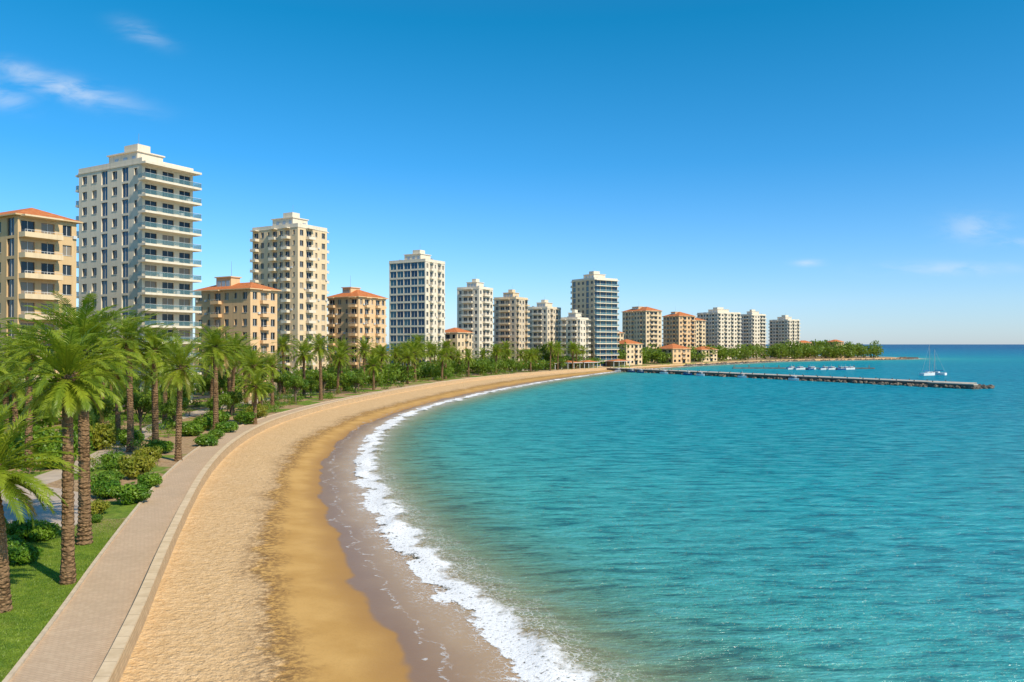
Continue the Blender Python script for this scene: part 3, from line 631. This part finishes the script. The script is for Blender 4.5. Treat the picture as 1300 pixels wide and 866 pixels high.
for i in range(60): it.append((PL_-R.uniform(-4,30),R.choice([-6.3,4.0])+R.uniform(-.8,.8),R.uniform(-.1,.5),R.uniform(.5,1.0)))
for i in range(40): it.append((PL_+R.uniform(.5,5.5),R.uniform(-6,4),R.uniform(-.1,.7),R.uniform(.5,1.1)))
for i in range(260): it.append((R.uniform(0,PL_),R.choice([-1,1])*(4.1+R.uniform(0,1.3)),R.uniform(-.2,.5),R.uniform(.4,.9)))
rocks('riprap',it,e)
it=[]
for i in range(700):
    y=R.uniform(470,760); it.append((float(Cf(y))+R.uniform(-2.5,1),y,R.uniform(-.1,.5),R.uniform(.5,1.3)))
rocks('shore_rocks',it)
# boats
dark=simple('dark_glass',(.02,.03,.04),.1,.1,2,.5); hullb=simple('blue_hull',(.02,.08,.22),.3,.1,2,.5)
def hull(b,L,B,Hh,m,zb=-.25):
    S=9; ring=[]
    for i in range(S):
        u=i/(S-1); w=B/2*(1-max(0,(u-.45)/.55)**2.2)*(.88+.12*min(1,u*4)); w=max(w,.02); sh=Hh*(1+.25*u*u); x=-L/2+L*u
        base=len(b.v); b.v+=[(x,-w,sh),(x,-w*.8,zb+Hh*.3),(x,0,zb),(x,w*.8,zb+Hh*.3),(x,w,sh)]; ring.append(base)
    for i in range(S-1):
        for k in range(4): b.f.append((ring[i]+k,ring[i+1]+k,ring[i+1]+k+1,ring[i]+k+1));b.m.append(m);b.a.append(.5)
        b.f.append((ring[i]+4,ring[i+1]+4,ring[i+1],ring[i]));b.m.append(0);b.a.append(.5)
    b.f.append(tuple(ring[0]+k for k in range(5)));b.m.append(m);b.a.append(.5)
def motorboat(x,y,r,L=7,col=0):
    b=MB(); hull(b,L,L*.34,.8,0 if col==0 else 2); b.box(-L*.12,L*.16,-L*.11,L*.11,.8,1.5,0); b.box(-L*.14,L*.18,-L*.12,L*.12,1.5,1.58,0)
    b.box(-L*.125,L*.165,-L*.113,L*.113,1.0,1.38,1); b.box(-L*.40,-L*.2,-L*.1,L*.1,.82,1.1,3)
    b.tube([(0,0,1.5),(0,0,2.8)],[.03,.02],5)
    b.tube([(-L*.5,0,.3),(-L*.5,0,1.1)],[.15,.18],6,1)
    b.obj('motorboat',[white,dark,hullb,blue],loc=(x,y,0),rot=r)
def sailboat(x,y,r,L=10,mh=12):
    b=MB(); hull(b,L,L*.3,1.0,0,-.4); b.box(-L*.15,L*.2,-L*.08,L*.08,1.0,1.5,0); b.box(-L*.13,L*.18,-L*.083,L*.083,1.15,1.35,1)
    b.tube([(L*.08,0,1),(L*.08,0,mh)],[.11,.07],8,4); b.tube([(L*.08,0,2),(-L*.38,0,2.05)],[.14,.12],8,3)
    for q in ((L*.49,0,1.2),(-L*.49,0,1.1),(L*.05,L*.14,1.1),(L*.05,-L*.14,1.1)): b.tube([q,(L*.08,0,mh-.3)],[.025,.025],4,4)
    b.tube([(L*.08,-.9,mh*.55),(L*.08,.9,mh*.55)],[.04,.04],5,4)
    b.obj('sailboat',[white,dark,hullb,blue,metal],loc=(x,y,0),rot=r)
sailboat(176,333,.5,9,13);sailboat(182,338,2.2,8,11)
u=dv.normalized(); nn=Vector((-u.y,u.x))
if nn.x<0: nn=-nn
for s in (14,24,31,47,62,70,93,118):
    q=PA+u*s-nn*(6.6+R.uniform(0,.6)); motorboat(q.x,q.y,ang+R.uniform(-.12,.12),R.uniform(4.0,5.2),1 if R.random()<.7 else 0)
for i in range(9):
    motorboat(147+i*3.6+R.uniform(-1,1),412-i*.6+R.uniform(-5,5),R.uniform(-.3,.3)+.4,R.uniform(6,9),i%4==2)
e=empty('pontoon',(120,428,0),-.05); b=MB(); b.box(0,75,-1.2,1.2,-.4,.5,0)
for i in range(10): b.tube([(i*8+1,1.4,-1),(i*8+1,1.4,1.8)],[.18,.18],7,1)
b.obj('pontoon_deck',[conc,wood],e)

# ------------------------------------------------------------------ world, sun, camera
w=bpy.data.worlds.new('World'); sc.world=w; w.use_nodes=True; t=NT(w.node_tree)
sky=t.n('ShaderNodeTexSky',sky_type='NISHITA',sun_disc=False,sun_elevation=SUN_EL,sun_rotation=SUN_AZ,altitude=0,air_density=1.0,dust_density=.2,ozone_density=2.0)
g=t.n('ShaderNodeTexCoord').outputs['Generated']; sp=t.n('ShaderNodeSeparateXYZ'); t.put(sp.inputs[0],g)
tint=t.ramp(sp.outputs[2],[(0,(.52,.66,1.0)),(.05,(.50,.70,1.0)),(.12,(.36,.69,1.0)),(.22,(.17,.66,.97)),(.38,(.040,.66,.88)),(.75,(.35,.75,1.0)),(1,(.5,.8,1.0))])
tint=t.mix(1.0,tint,(1.55,1.55,1.55),'MULTIPLY'); 
skyc=t.mix(1.0,sky.outputs[0],tint,'MULTIPLY')
yy=t.m('MAXIMUM',sp.outputs[1],.05); U=t.m('DIVIDE',sp.outputs[0],yy); V_=t.m('DIVIDE',sp.outputs[2],yy)
mask=None
for (a,b_,sa,sb,sl_,am) in [(-.565,.325,.075,.014,-.25,1.0),(-.62,.345,.05,.012,-.3,.8),(-.65,.315,.035,.014,-.2,.7),(-.47,.395,.03,.012,-.35,.5),(.59,.148,.04,.018,0,.6),(.555,.096,.09,.008,0,.6),(.378,.103,.017,.004,0,.9),(.64,.128,.03,.006,0,.6)]:
    du=t.m('SUBTRACT',U,a); dv_=t.m('SUBTRACT',t.m('SUBTRACT',V_,b_),t.m('MULTIPLY',du,sl_))
    q=t.m('ADD',t.m('POWER',t.m('ABSOLUTE',t.m('DIVIDE',du,sa)),2.0),t.m('POWER',t.m('ABSOLUTE',t.m('DIVIDE',dv_,sb)),2.0))
    k=t.m('MULTIPLY',t.m('EXPONENT',t.m('MULTIPLY',q,-1.0)),am); mask=k if mask is None else t.m('MAXIMUM',mask,k)
cmb=t.n('ShaderNodeCombineXYZ'); t.put(cmb.inputs[0],U); t.put(cmb.inputs[1],V_)
cn=t.noise(t.map(cmb.outputs[0],(12,38,1),(0,0,.2)),1.0,6,.6,.4)
cl=t.m('MULTIPLY',t.m('MULTIPLY',mask,t.ss(cn,.33,.66)),t.m('GREATER_THAN',sp.outputs[1],.1))
col=t.mix(t.m('MULTIPLY',cl,.55),skyc,(7.4,8.1,8.8))
bg=t.n('ShaderNodeBackground'); t.put(bg.inputs[0],col); bg.inputs[1].default_value=.11
o=t.n('ShaderNodeOutputWorld'); t.nt.links.new(bg.outputs[0],o.inputs[0])
sl=bpy.data.lights.new('sun','SUN'); sl.energy=4.95; sl.angle=math.radians(.53); sl.color=(1,.89,.70)
so=bpy.data.objects.new('sun',sl); sc.collection.objects.link(so)
sd=Vector((math.sin(SUN_AZ)*math.cos(SUN_EL),math.cos(SUN_AZ)*math.cos(SUN_EL),math.sin(SUN_EL)))
so.rotation_euler=(-sd).to_track_quat('-Z','Y').to_euler(); so.location=(0,0,100)
cam=bpy.data.cameras.new('camera'); co=bpy.data.objects.new('camera',cam); sc.collection.objects.link(co)
co.location=(0,0,13.2); co.rotation_euler=(math.radians(90+.23),0,0); cam.sensor_width=36; cam.lens=27.69; cam.clip_start=.1; cam.clip_end=150000
sc.camera=co
sc.view_settings.view_transform='Standard'; sc.view_settings.look='None'; sc.view_settings.exposure=0
